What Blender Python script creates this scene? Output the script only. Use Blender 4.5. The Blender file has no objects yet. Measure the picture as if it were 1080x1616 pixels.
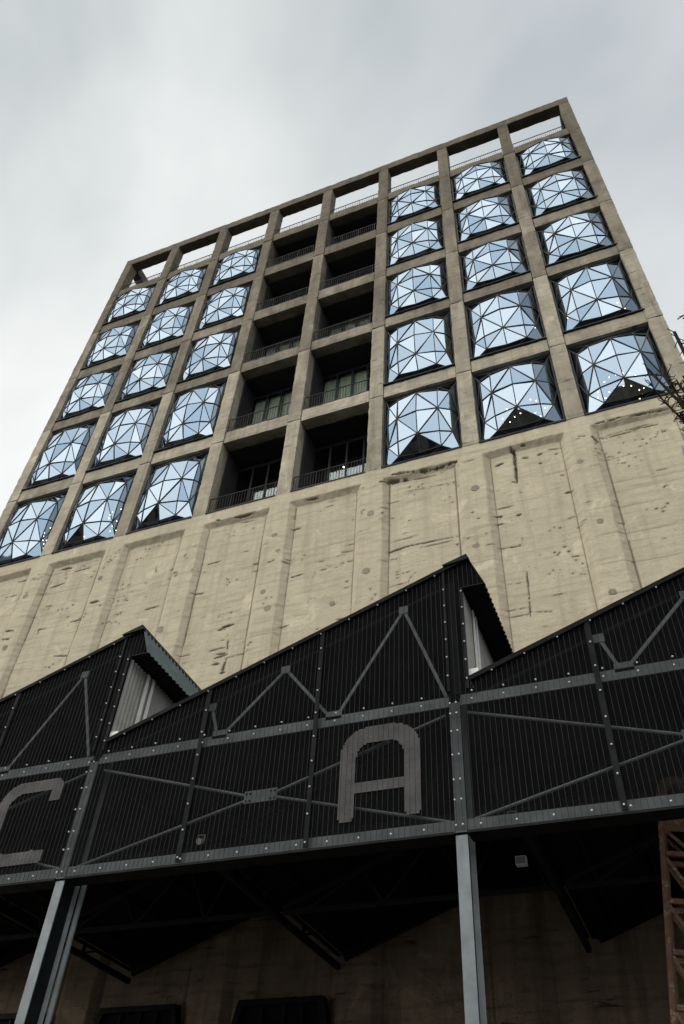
import bpy, bmesh, math, random
import numpy as np
from mathutils import Vector, Matrix, noise

random.seed(7)
scene = bpy.context.scene
COL = scene.collection

# ------------------------------------------------------------------ camera
R_CAM = [[0.92878521, 0.36718467, 0.05033335],
         [-0.22854939, 0.67435954, -0.70214271],
         [-0.29175882, 0.64063611, 0.710255]]
CAM_LOC = Vector((29.24895, -20.97450, 1.59811))
cam_data = bpy.data.cameras.new("camera")
cam = bpy.data.objects.new("camera", cam_data)
COL.objects.link(cam)
right, down, fwd = (Vector(r) for r in R_CAM)
m = Matrix((right, -down, -fwd)).transposed().to_4x4()
m.translation = CAM_LOC
cam.matrix_world = m
cam_data.sensor_fit = 'VERTICAL'
cam_data.sensor_height = 24.0
cam_data.lens = 1268.12 / 1616.0 * 24.0
cam_data.clip_start = 0.05
cam_data.clip_end = 6000.0
scene.camera = cam

# ------------------------------------------------------------------ sky, sun, exposure
SUN_DIR = Vector((-0.38, -0.74, 0.56)).normalized()      # towards the sun, behind thick cloud
world = bpy.data.worlds.new("World")
scene.world = world
world.use_nodes = True
wn = world.node_tree
wn.nodes.clear()


def wnode(t, **kw):
    n = wn.nodes.new(t)
    for k, v in kw.items():
        setattr(n, k, v)
    return n


w_out = wnode('ShaderNodeOutputWorld')
w_bg = wnode('ShaderNodeBackground')
w_bg.inputs['Strength'].default_value = 0.062
w_sky = wnode('ShaderNodeTexSky')
w_sky.sky_type = 'NISHITA'
w_sky.sun_disc = False
w_sky.sun_elevation = math.asin(SUN_DIR.z)
w_sky.sun_rotation = math.atan2(SUN_DIR.x, SUN_DIR.y)
w_sky.air_density = 1.0
w_sky.dust_density = 1.5
w_tc = wnode('ShaderNodeTexCoord')
w_map = wnode('ShaderNodeMapping')
w_map.inputs['Location'].default_value = (18.4, 19.35, 1.89)
w_n1 = wnode('ShaderNodeTexNoise')
w_n1.inputs['Scale'].default_value = 1.15
w_n1.inputs['Detail'].default_value = 5.0
w_n1.inputs['Roughness'].default_value = 0.5
w_n1.inputs['Distortion'].default_value = 0.6
w_ramp = wnode('ShaderNodeValToRGB')
e = w_ramp.color_ramp.elements
e[0].position, e[0].color = 0.30, (3.85, 4.15, 4.2, 1)
e[1].position, e[1].color = 0.56, (6.7, 6.75, 6.65, 1)
w_n2 = wnode('ShaderNodeTexNoise')
w_n2.inputs['Scale'].default_value = 0.9
w_n2.inputs['Detail'].default_value = 3.0
w_cov = wnode('ShaderNodeMapRange')
w_cov.inputs['From Min'].default_value = 0.30
w_cov.inputs['From Max'].default_value = 0.55
w_cov.inputs['To Min'].default_value = 0.68
w_cov.inputs['To Max'].default_value = 0.97
w_mix = wnode('ShaderNodeMixRGB')
L = wn.links.new
L(w_tc.outputs['Generated'], w_map.inputs['Vector'])
L(w_map.outputs['Vector'], w_n1.inputs['Vector'])
L(w_map.outputs['Vector'], w_n2.inputs['Vector'])
L(w_n1.outputs['Fac'], w_ramp.inputs['Fac'])
L(w_n2.outputs['Fac'], w_cov.inputs['Value'])
L(w_cov.outputs['Result'], w_mix.inputs['Fac'])
L(w_sky.outputs['Color'], w_mix.inputs['Color1'])
L(w_ramp.outputs['Color'], w_mix.inputs['Color2'])
L(w_mix.outputs['Color'], w_bg.inputs['Color'])
L(w_bg.outputs['Background'], w_out.inputs['Surface'])

sun_data = bpy.data.lights.new("sun", 'SUN')
sun_data.energy = 1.5
sun_data.angle = math.radians(110)
sun_data.color = (1.0, 0.95, 0.87)
sun = bpy.data.objects.new("sun", sun_data)
COL.objects.link(sun)
sun.rotation_euler = (-SUN_DIR).to_track_quat('-Z', 'Y').to_euler()
sun.location = (0, -60, 90)

vs = scene.view_settings
scene.display_settings.display_device = 'sRGB'
vs.view_transform = 'Standard'
vs.look = 'None'
vs.exposure = 1.3
vs.gamma = 1.0
vs.use_curve_mapping = False

# ------------------------------------------------------------------ materials


class NT:
    """small helper round a node tree"""

    def __init__(self, name):
        self.mat = bpy.data.materials.new(name)
        self.mat.use_nodes = True
        self.t = self.mat.node_tree
        self.t.nodes.clear()
        self.out = self.n('ShaderNodeOutputMaterial')

    def n(self, kind, **kw):
        nd = self.t.nodes.new(kind)
        for k, v in kw.items():
            setattr(nd, k, v)
        return nd

    def put(self, sock, v):
        if hasattr(v, 'is_output') or isinstance(v, bpy.types.NodeSocket):
            self.t.links.new(v, sock)
        else:
            sock.default_value = v

    def math(self, op, a, b=0.0, c=None):
        nd = self.n('ShaderNodeMath', operation=op)
        self.put(nd.inputs[0], a)
        self.put(nd.inputs[1], b)
        if c is not None:
            self.put(nd.inputs[2], c)
        return nd.outputs[0]

    def mix(self, f, a, b, mode='MIX'):
        nd = self.n('ShaderNodeMixRGB', blend_type=mode)
        self.put(nd.inputs[0], f)
        self.put(nd.inputs[1], a)
        self.put(nd.inputs[2], b)
        return nd.outputs[0]

    def rng(self, v, a, b, c=0.0, d=1.0):
        nd = self.n('ShaderNodeMapRange')
        for i, x in enumerate((v, a, b, c, d)):
            self.put(nd.inputs[i], x)
        return nd.outputs[0]

    def pos(self):
        return self.n('ShaderNodeNewGeometry').outputs['Position']

    def scaled(self, vec, s, off=(0, 0, 0)):
        nd = self.n('ShaderNodeMapping')
        self.put(nd.inputs['Vector'], vec)
        nd.inputs['Scale'].default_value = s
        nd.inputs['Location'].default_value = off
        return nd.outputs[0]

    def noise(self, vec, scale, detail=4.0, rough=0.55, dist=0.0):
        nd = self.n('ShaderNodeTexNoise')
        self.put(nd.inputs['Vector'], vec)
        nd.inputs['Scale'].default_value = scale
        nd.inputs['Detail'].default_value = detail
        nd.inputs['Roughness'].default_value = rough
        nd.inputs['Distortion'].default_value = dist
        return nd.outputs['Fac']

    def bump(self, h, strength=0.5, dist=0.02):
        nd = self.n('ShaderNodeBump')
        nd.inputs['Strength'].default_value = strength
        nd.inputs['Distance'].default_value = dist
        self.put(nd.inputs['Height'], h)
        return nd.outputs[0]

    def principled(self, color, rough=0.6, metal=0.0, normal=None, spec=None):
        nd = self.n('ShaderNodeBsdfPrincipled')
        self.put(nd.inputs['Base Color'], color)
        self.put(nd.inputs['Roughness'], rough)
        self.put(nd.inputs['Metallic'], metal)
        if spec is not None:
            nd.inputs['Specular IOR Level'].default_value = spec
        if normal is not None:
            self.put(nd.inputs['Normal'], normal)
        return nd.outputs[0]

    def done(self, surf):
        self.put(self.out.inputs['Surface'], surf)
        return self.mat


def col(r, g, b):
    return (r, g, b, 1.0)


def concrete(name, base, alt, dark, spall=0.0, streak=0.5, wear=False, grime=0.0):
    t = NT(name)
    p = t.pos()
    big = t.noise(p, 0.35, 5, 0.6)
    mid = t.noise(p, 1.6, 6, 0.65)
    fine = t.noise(p, 26.0, 5, 0.7)
    board = t.noise(t.scaled(p, (0.5, 0.5, 5.5)), 1.0, 5, 0.6)
    drip = t.noise(t.scaled(p, (2.6, 2.6, 0.16)), 1.0, 5, 0.6, 0.3)
    c = t.mix(t.rng(big, 0.35, 0.68), base, alt)
    c = t.mix(t.rng(mid, 0.30, 0.72, 0.0, 0.55), c, t.mix(0.5, alt, dark))
    c = t.mix(t.rng(board, 0.50, 0.70, 0.0, 0.6), c, dark)
    c = t.mix(t.math('MULTIPLY', t.rng(drip, 0.5, 0.75, 0.0, 1.0), streak), c, dark)
    c = t.mix(t.rng(fine, 0.32, 0.72, 0.0, 0.42), c, dark)
    # each pour a little different in tone, with blotches and pale repairs
    sep = t.n('ShaderNodeSeparateXYZ')
    t.put(sep.inputs[0], p)
    lift = t.math('FLOOR', t.math('DIVIDE', t.math('ADD', sep.outputs[2], t.math('MULTIPLY', t.noise(p, 0.5, 2), 0.10)), 1.25))
    wn_ = t.n('ShaderNodeTexWhiteNoise', noise_dimensions='1D')
    t.put(wn_.inputs['W'], lift)
    c = t.mix(t.rng(wn_.outputs['Value'], 0, 1, 0.0, 0.22), c, t.mix(0.5, base, dark))
    blot = t.noise(p, 0.9, 8, 0.78, 0.5)
    c = t.mix(t.rng(blot, 0.50, 0.68, 0.0, 0.8), c, t.mix(0.35, alt, dark))
    c = t.mix(t.rng(t.noise(p, 0.75, 6, 0.7, 0.8), 0.58, 0.66, 0.0, 0.40), c, col(min(1, base[0] * 1.18), min(1, base[1] * 1.18), min(1, base[2] * 1.2)))
    h = t.math('ADD', t.math('MULTIPLY', fine, 0.5), t.math('MULTIPLY', board, 0.8))
    # pinholes
    vor = t.n('ShaderNodeTexVoronoi')
    t.put(vor.inputs['Vector'], t.scaled(p, (1.0, 1.0, 1.4)))
    vor.inputs['Scale'].default_value = 7.0
    pit = t.math('MULTIPLY', t.rng(vor.outputs['Distance'], 0.10, 0.17, 1.0, 0.0),
                 t.rng(t.noise(p, 1.1, 3), 0.54, 0.62))
    black = col(dark[0] * 0.30, dark[1] * 0.29, dark[2] * 0.28)
    c = t.mix(t.math('MULTIPLY', pit, 0.7), c, black)
    h = t.math('SUBTRACT', h, t.math('MULTIPLY', pit, 1.2))
    if spall > 0:
        rag = t.noise(t.scaled(p, (1.1, 1.1, 9.0)), 1.0, 6, 0.62, 0.25)
        reg = t.noise(p, 0.55, 3)
        sp = t.math('MULTIPLY', t.rng(rag, 0.63 - 0.03 * spall, 0.66 - 0.03 * spall), t.rng(reg, 0.48, 0.56))
        c = t.mix(t.math('MULTIPLY', sp, 0.75), c, black)
        h = t.math('SUBTRACT', h, t.math('MULTIPLY', sp, 2.0))
    if grime > 0:
        g = t.noise(t.scaled(p, (1.0, 1.0, 0.5)), 0.8, 6, 0.7)
        c = t.mix(t.math('MULTIPLY', t.rng(g, 0.38, 0.7), grime), c, black)
    if wear:
        at = t.n('ShaderNodeAttribute', attribute_name='wear')
        c = t.mix(t.math('MULTIPLY', at.outputs['Fac'], t.rng(fine, 0.2, 0.8, 1.0, 0.8)), c, black)
    oi = t.n('ShaderNodeObjectInfo')
    br = t.rng(oi.outputs['Random'], 0, 1, 0.86, 1.10)
    stain = t.noise(t.scaled(p, (1.7, 1.7, 0.10)), 1.0, 7, 0.72, 0.5)
    c = t.mix(t.math('MULTIPLY', t.rng(stain, 0.54, 0.72, 0.0, 0.6), t.rng(t.noise(p, 0.22, 4), 0.40, 0.62)), c, dark)
    speck = t.noise(p, 9.0, 6, 0.8)
    c = t.mix(t.rng(speck, 0.60, 0.70, 0.0, 0.55), c, dark)
    hs = t.n('ShaderNodeHueSaturation')
    hs.inputs['Saturation'].default_value = 0.93
    t.put(hs.inputs['Value'], br)
    t.put(hs.inputs['Color'], c)
    return t.done(t.principled(hs.outputs[0], 0.92, normal=t.bump(h, 0.55, 0.03), spec=0.2))


def steel(name, c, rough=0.5, metal=0.0, var=0.35, spec=None):
    t = NT(name)
    p = t.pos()
    n = t.noise(p, 3.0, 6, 0.7)
    n2 = t.noise(t.scaled(p, (6, 6, 1.2)), 2.0, 4, 0.6)
    d = col(c[0] * (1 - var), c[1] * (1 - var), c[2] * (1 - var))
    cc = t.mix(t.rng(n, 0.35, 0.7), col(*c), d)
    cc = t.mix(t.rng(n2, 0.6, 0.75, 0, 0.35), cc, col(c[0] * 1.25, c[1] * 1.2, c[2] * 1.12))
    return t.done(t.principled(cc, t.rng(n, 0.3, 0.7, rough - 0.1, rough + 0.15), metal,
                               t.bump(n, 0.15, 0.004), spec if spec is not None else (0.1 if max(c) < 0.045 else 0.35)))


M = {}
M['wall'] = concrete('pale_board_marked_concrete', col(0.60, 0.54, 0.40), col(0.50, 0.45, 0.33),
                     col(0.27, 0.235, 0.165), spall=0.0, streak=0.6, wear=True)
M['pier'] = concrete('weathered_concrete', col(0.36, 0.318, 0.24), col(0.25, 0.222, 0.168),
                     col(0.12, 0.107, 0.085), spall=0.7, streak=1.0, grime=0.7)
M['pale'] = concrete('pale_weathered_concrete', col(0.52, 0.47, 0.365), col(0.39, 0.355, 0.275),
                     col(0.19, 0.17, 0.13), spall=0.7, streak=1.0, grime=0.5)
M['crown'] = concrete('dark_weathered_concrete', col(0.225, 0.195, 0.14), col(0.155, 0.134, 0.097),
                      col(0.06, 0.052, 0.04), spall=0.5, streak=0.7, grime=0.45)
M['brown'] = concrete('brown_stain_and_shade_concrete', col(0.50, 0.40, 0.265), col(0.33, 0.245, 0.155),
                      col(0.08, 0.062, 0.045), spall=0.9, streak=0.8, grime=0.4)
M['patch'] = concrete('cement_patch', col(0.30, 0.265, 0.20), col(0.25, 0.22, 0.165), col(0.13, 0.11, 0.085))
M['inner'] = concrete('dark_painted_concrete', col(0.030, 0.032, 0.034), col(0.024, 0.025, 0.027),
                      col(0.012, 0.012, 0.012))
M['bar'] = steel('glazing_bar_metal', (0.028, 0.032, 0.036), 0.5)
M['frame'] = steel('dark_window_steel', (0.028, 0.032, 0.037), 0.45)
M['rail'] = steel('painted_railing_steel', (0.020, 0.020, 0.021), 0.5)
M['shedsteel'] = steel('grey_painted_steel', (0.25, 0.285, 0.30), 0.45)
M['postst'] = steel('pale_grey_painted_post_steel', (0.19, 0.22, 0.24), 0.42)
M['darksteel'] = steel('black_painted_steel', (0.011, 0.012, 0.013), 0.6)
M['batten'] = steel('charcoal_batten_steel', (0.014, 0.016, 0.018), 0.8)
M['truss'] = steel('grey_black_truss_steel', (0.03, 0.033, 0.035), 0.6)
M['wire'] = steel('galvanised_wire', (0.036, 0.039, 0.040), 0.8)
M['letter'] = steel('dull_grey_letter_metal', (0.056, 0.055, 0.055), 0.6)
M['galv'] = steel('grey_corrugated_sheet', (0.30, 0.295, 0.28), 0.55, var=0.22)
M['teal'] = steel('teal_grey_corrugated_sheet', (0.07, 0.098, 0.10), 0.5)
M['roofm'] = steel('black_roof_sheet', (0.008, 0.008, 0.009), 0.75)
M['white'] = steel('white_painted_metal', (0.72, 0.73, 0.72), 0.5, var=0.15)
M['boltm'] = steel('bright_zinc_bolt', (0.55, 0.55, 0.53), 0.4, var=0.1)
M['lampbox'] = steel('pale_blue_grey_painted_box', (0.33, 0.42, 0.46), 0.5, var=0.15)


def make_rust():
    t = NT('rusted_steel')
    p = t.pos()
    n = t.noise(p, 5.0, 8, 0.7)
    n2 = t.noise(p, 22.0, 6, 0.7)
    c = t.mix(t.rng(n, 0.4, 0.62), col(0.15, 0.115, 0.085), col(0.17, 0.062, 0.028))
    c = t.mix(t.rng(n2, 0.5, 0.7, 0, 0.8), c, col(0.035, 0.02, 0.015))
    c = t.mix(t.rng(t.noise(p, 13.0, 5, 0.6), 0.58, 0.68, 0, 0.8), c, col(0.36, 0.29, 0.23))
    return t.done(t.principled(c, 0.85, normal=t.bump(n2, 0.5, 0.01)))


M['rust'] = make_rust()


def make_bark():
    t = NT('dark_bark')
    p = t.pos()
    n = t.noise(t.scaled(p, (8, 8, 2)), 4.0, 6, 0.7)
    c = t.mix(t.rng(n, 0.35, 0.7), col(0.012, 0.010, 0.009), col(0.026, 0.021, 0.019))
    return t.done(t.principled(c, 0.9, normal=t.bump(n, 0.6, 0.01), spec=0.1))


M['bark'] = make_bark()


def make_glass():
    """coated glass: strong sky reflection, the rest seen through, dim"""
    t = NT('reflective_window_glass')
    oi = t.n('ShaderNodeObjectInfo')
    r = oi.outputs['Random']
    p = t.pos()
    lw = t.n('ShaderNodeLayerWeight')
    lw.inputs['Blend'].default_value = 0.35
    wob = t.bump(t.noise(p, 0.9, 2, 0.5), 0.05, 0.05)
    gl = t.n('ShaderNodeBsdfGlossy')
    tint = t.mix(r, col(0.15, 0.215, 0.295), col(0.33, 0.40, 0.47))
    t.put(gl.inputs['Color'], tint)
    gl.inputs['Roughness'].default_value = 0.02
    t.put(gl.inputs['Normal'], wob)
    tr = t.n('ShaderNodeBsdfTransparent')
    tr.inputs['Color'].default_value = col(0.45, 0.55, 0.56)
    mx = t.n('ShaderNodeMixShader')
    t.put(mx.inputs[0], t.rng(lw.outputs['Facing'], 0.0, 1.0, 0.80, 0.97))
    t.put(mx.inputs[1], tr.outputs[0])
    t.put(mx.inputs[2], gl.outputs[0])
    return t.done(mx.outputs[0])


M['glass'] = make_glass()


def make_plain_glass():
    t = NT('balcony_door_glass')
    gl = t.n('ShaderNodeBsdfGlossy')
    gl.inputs['Color'].default_value = col(0.75, 0.82, 0.85)
    gl.inputs['Roughness'].default_value = 0.02
    tr = t.n('ShaderNodeBsdfTransparent')
    tr.inputs['Color'].default_value = col(0.9, 0.93, 0.9)
    mx = t.n('ShaderNodeMixShader')
    mx.inputs[0].default_value = 0.12
    t.put(mx.inputs[1], tr.outputs[0])
    t.put(mx.inputs[2], gl.outputs[0])
    return t.done(mx.outputs[0])


M['doorglass'] = make_plain_glass()


def make_mesh():
    """black perforated sheet: about half holes, too fine to see singly"""
    t = NT('black_perforated_sheet')
    p = t.pos()
    n = t.noise(p, 1.2, 4, 0.6)
    df = t.principled(t.mix(n, col(0.0065, 0.0072, 0.0076), col(0.0115, 0.0122, 0.0127)), 0.9, spec=0.05)
    tr = t.n('ShaderNodeBsdfTransparent')
    mx = t.n('ShaderNodeMixShader')
    t.put(mx.inputs[0], t.rng(n, 0.3, 0.7, 0.42, 0.54))
    t.put(mx.inputs[1], tr.outputs[0])
    t.put(mx.inputs[2], df)
    return t.done(mx.outputs[0])


M['mesh'] = make_mesh()


def make_curtain():
    t = NT('pale_green_curtain')
    p = t.pos()
    n = t.noise(t.scaled(p, (14, 14, 0.3)), 1.0, 3)
    c = t.mix(t.rng(n, 0.35, 0.65), col(0.62, 0.66, 0.60), col(0.46, 0.51, 0.46))
    return t.done(t.principled(c, 0.9))


M['curtain'] = make_curtain()


def make_emit(name, c, s):
    t = NT(name)
    em = t.n('ShaderNodeEmission')
    em.inputs['Color'].default_value = col(*c)
    em.inputs['Strength'].default_value = s
    return t.done(em.outputs[0])


M['bulb'] = make_emit('warm_lit_bulb', (1.0, 0.74, 0.46), 16.0)


def make_ground():
    t = NT('grey_paving')
    p = t.pos()
    n = t.noise(p, 0.7, 6, 0.6)
    n2 = t.noise(p, 30.0, 5, 0.7)
    c = t.mix(n, col(0.036, 0.035, 0.034), col(0.06, 0.058, 0.055))
    c = t.mix(t.rng(n2, 0.4, 0.7, 0, 0.5), c, col(0.05, 0.05, 0.05))
    return t.done(t.principled(c, 0.85, normal=t.bump(n2, 0.3, 0.01)))


M['ground'] = make_ground()

# ------------------------------------------------------------------ mesh + object helpers


class MB:
    def __init__(self):
        self.v, self.f = [], []

    def box(self, x0, x1, y0, y1, z0, z1):
        b = len(self.v)
        self.v += [(x0, y0, z0), (x1, y0, z0), (x1, y1, z0), (x0, y1, z0),
                   (x0, y0, z1), (x1, y0, z1), (x1, y1, z1), (x0, y1, z1)]
        self.f += [tuple(b + i for i in q) for q in
                   ((0, 3, 2, 1), (4, 5, 6, 7), (0, 1, 5, 4), (1, 2, 6, 5), (2, 3, 7, 6), (3, 0, 4, 7))]
        return self

    def bar(self, p, q, w, h, side=(0, 1, 0)):
        """square bar from p to q; w across `side`, h the third way"""
        p, q = Vector(p), Vector(q)
        d = (q - p).normalized()
        s = Vector(side)
        s = (s - d * s.dot(d)).normalized()
        u = d.cross(s)
        b = len(self.v)
        for o in (p, q):
            for a, c in ((-1, -1), (1, -1), (1, 1), (-1, 1)):
                self.v.append(tuple(o + s * (a * w / 2) + u * (c * h / 2)))
        self.f += [tuple(b + i for i in k) for k in
                   ((3, 2, 1, 0), (4, 5, 6, 7), (0, 1, 5, 4), (1, 2, 6, 5), (2, 3, 7, 6), (3, 0, 4, 7))]
        return self

    def tube(self, pts, radii, n=8, cap=True):
        pts = [Vector(p) for p in pts]
        if not hasattr(radii, '__len__'):
            radii = [radii] * len(pts)
        b = len(self.v)
        ref = None
        for i, p in enumerate(pts):
            d = (pts[min(i + 1, len(pts) - 1)] - pts[max(i - 1, 0)]).normalized()
            if ref is None:
                ref = Vector((0, 1, 0)) if abs(d.y) < 0.9 else Vector((1, 0, 0))
            s = (ref - d * ref.dot(d)).normalized()
            ref = s
            u = d.cross(s)
            for k in range(n):
                a = 2 * math.pi * k / n
                self.v.append(tuple(p + (s * math.cos(a) + u * math.sin(a)) * radii[i]))
        for i in range(len(pts) - 1):
            for k in range(n):
                k2 = (k + 1) % n
                self.f.append((b + i * n + k, b + i * n + k2, b + (i + 1) * n + k2, b + (i + 1) * n + k))
        if cap:
            self.f.append(tuple(b + k for k in reversed(range(n))))
            self.f.append(tuple(b + (len(pts) - 1) * n + k for k in range(n)))
        return self

    def prism(self, poly, vec):
        """closed polygon (list of 3-D points) swept along vec"""
        n = len(poly)
        b = len(self.v)
        vec = Vector(vec)
        self.v += [tuple(p) for p in poly] + [tuple(Vector(p) + vec) for p in poly]
        self.f.append(tuple(b + i for i in range(n)))
        self.f.append(tuple(b + n + i for i in reversed(range(n))))
        for i in range(n):
            j = (i + 1) % n
            self.f.append((b + i, b + n + i, b + n + j, b + j))
        return self

    def sheet(self, grid):
        """rows of points -> quads"""
        b = len(self.v)
        nr, nc = len(grid), len(grid[0])
        for r in grid:
            self.v += [tuple(p) for p in r]
        for i in range(nr - 1):
            for j in range(nc - 1):
                self.f.append((b + i * nc + j, b + i * nc + j + 1, b + (i + 1) * nc + j + 1, b + (i + 1) * nc + j))
        return self

    def mesh(self, name, mat, origin=(0, 0, 0), recalc=True):
        me = bpy.data.meshes.new(name)
        ox, oy, oz = origin
        me.from_pydata([(x - ox, y - oy, z - oz) for x, y, z in self.v], [], self.f)
        if recalc:
            bm = bmesh.new()
            bm.from_mesh(me)
            bmesh.ops.recalc_face_normals(bm, faces=bm.faces)
            bm.to_mesh(me)
            bm.free()
        me.materials.append(M[mat])
        return me


WPOS = {}


def link(name, data, loc, parent=None):
    """object whose origin is at world point loc (all parents are unrotated)"""
    o = bpy.data.objects.new(name, data)
    COL.objects.link(o)
    loc = Vector(loc)
    WPOS[o.name] = loc
    if parent is not None:
        o.parent = parent
        o.location = loc - WPOS[parent.name]
    else:
        o.location = loc
    return o


def part(name, mb, mat, parent, loc=None, label=None, kind=None, recalc=True):
    if loc is None:
        v = np.array(mb.v)
        loc = (v.min(0) + v.max(0)) / 2
    o = link(name, mb.mesh(name, mat, loc, recalc), loc, parent)
    if label:
        o['label'] = label
    if kind:
        o['kind'] = kind
    return o


def tag(o, label, cat, group=None, kind=None):
    o['label'] = label
    o['category'] = cat
    if group:
        o['group'] = group
    if kind:
        o['kind'] = kind
    return o


def thing(name, loc, label, cat, group=None):
    return tag(link(name, None, loc), label, cat, group)


def rough_box(sx, sy, sz, res, amp, seed):
    """concrete member: gridded box with worn edges; centred in x,y, base at z=0"""
    def divs(s):
        n = max(1, int(round(s / res)))
        return [s * i / n for i in range(n + 1)]
    X, Y, Z = divs(sx), divs(sy), divs(sz)
    vid, V, F = {}, [], []

    def vert(x, y, z):
        k = (round(x, 4), round(y, 4), round(z, 4))
        if k not in vid:
            vid[k] = len(V)
            V.append((x - sx / 2, y - sy / 2, z))
        return vid[k]
    for A, B, mk in ((X, Z, lambda a, b: (a, 0, b)), (X, Z, lambda a, b: (a, sy, b)),
                     (X, Y, lambda a, b: (a, b, 0)), (X, Y, lambda a, b: (a, b, sz)),
                     (Y, Z, lambda a, b: (0, a, b)), (Y, Z, lambda a, b: (sx, a, b))):
        for i in range(len(A) - 1):
            for j in range(len(B) - 1):
                F.append((vert(*mk(A[i], B[j])), vert(*mk(A[i + 1], B[j])),
                          vert(*mk(A[i + 1], B[j + 1])), vert(*mk(A[i], B[j + 1]))))
    out = []
    for x, y, z in V:
        ne = (abs(abs(x) - sx / 2) < 1e-4) + (abs(abs(y) - sy / 2) < 1e-4) + (z < 1e-4 or z > sz - 1e-4)
        nv = noise.noise_vector(Vector((x * 2.3 + seed * 9.1, y * 2.3, z * 2.3))) * amp
        p = Vector((x, y, z)) + nv
        if ne >= 2:   # worn arris
            k = 0.012 + 0.03 * max(0.0, noise.noise(Vector((x * 3 + seed * 5, y * 3 + 7, z * 3))))
            c = Vector((0, 0, sz / 2))
            d = Vector((math.copysign(1, x) if abs(abs(x) - sx / 2) < 1e-4 else 0,
                        math.copysign(1, y) if abs(abs(y) - sy / 2) < 1e-4 else 0,
                        (1 if z > sz / 2 else -1) if (z < 1e-4 or z > sz - 1e-4) else 0))
            p -= d * k
        out.append(tuple(p))
    mb = MB()
    mb.v, mb.f = out, F
    return mb


# ------------------------------------------------------------------ ground
g = MB()
g.v = [(-2500, -2500, 0), (2500, -2500, 0), (2500, 2500, 0), (-2500, 2500, 0)]
g.f = [(0, 1, 2, 3)]
go = link('ground', g.mesh('ground', 'ground'), (0, 0, 0))
go['kind'] = 'structure'
go['label'] = 'grey paved ground around the building'

# ------------------------------------------------------------------ the tower
S = 4.2
PW = 0.702
XL, XR = -0.32, 33.83
ZB = [26.93, 32.82, 38.86, 44.28, 49.71, 54.56]
ZT = [31.94, 38.01, 43.31, 48.68, 53.60, 58.53]
ZTOP = 59.42
tower = thing('silo_tower', (16.8, 10, 0),
              'tall pale concrete silo tower with bulging faceted windows above a blank wall', 'building')

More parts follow.
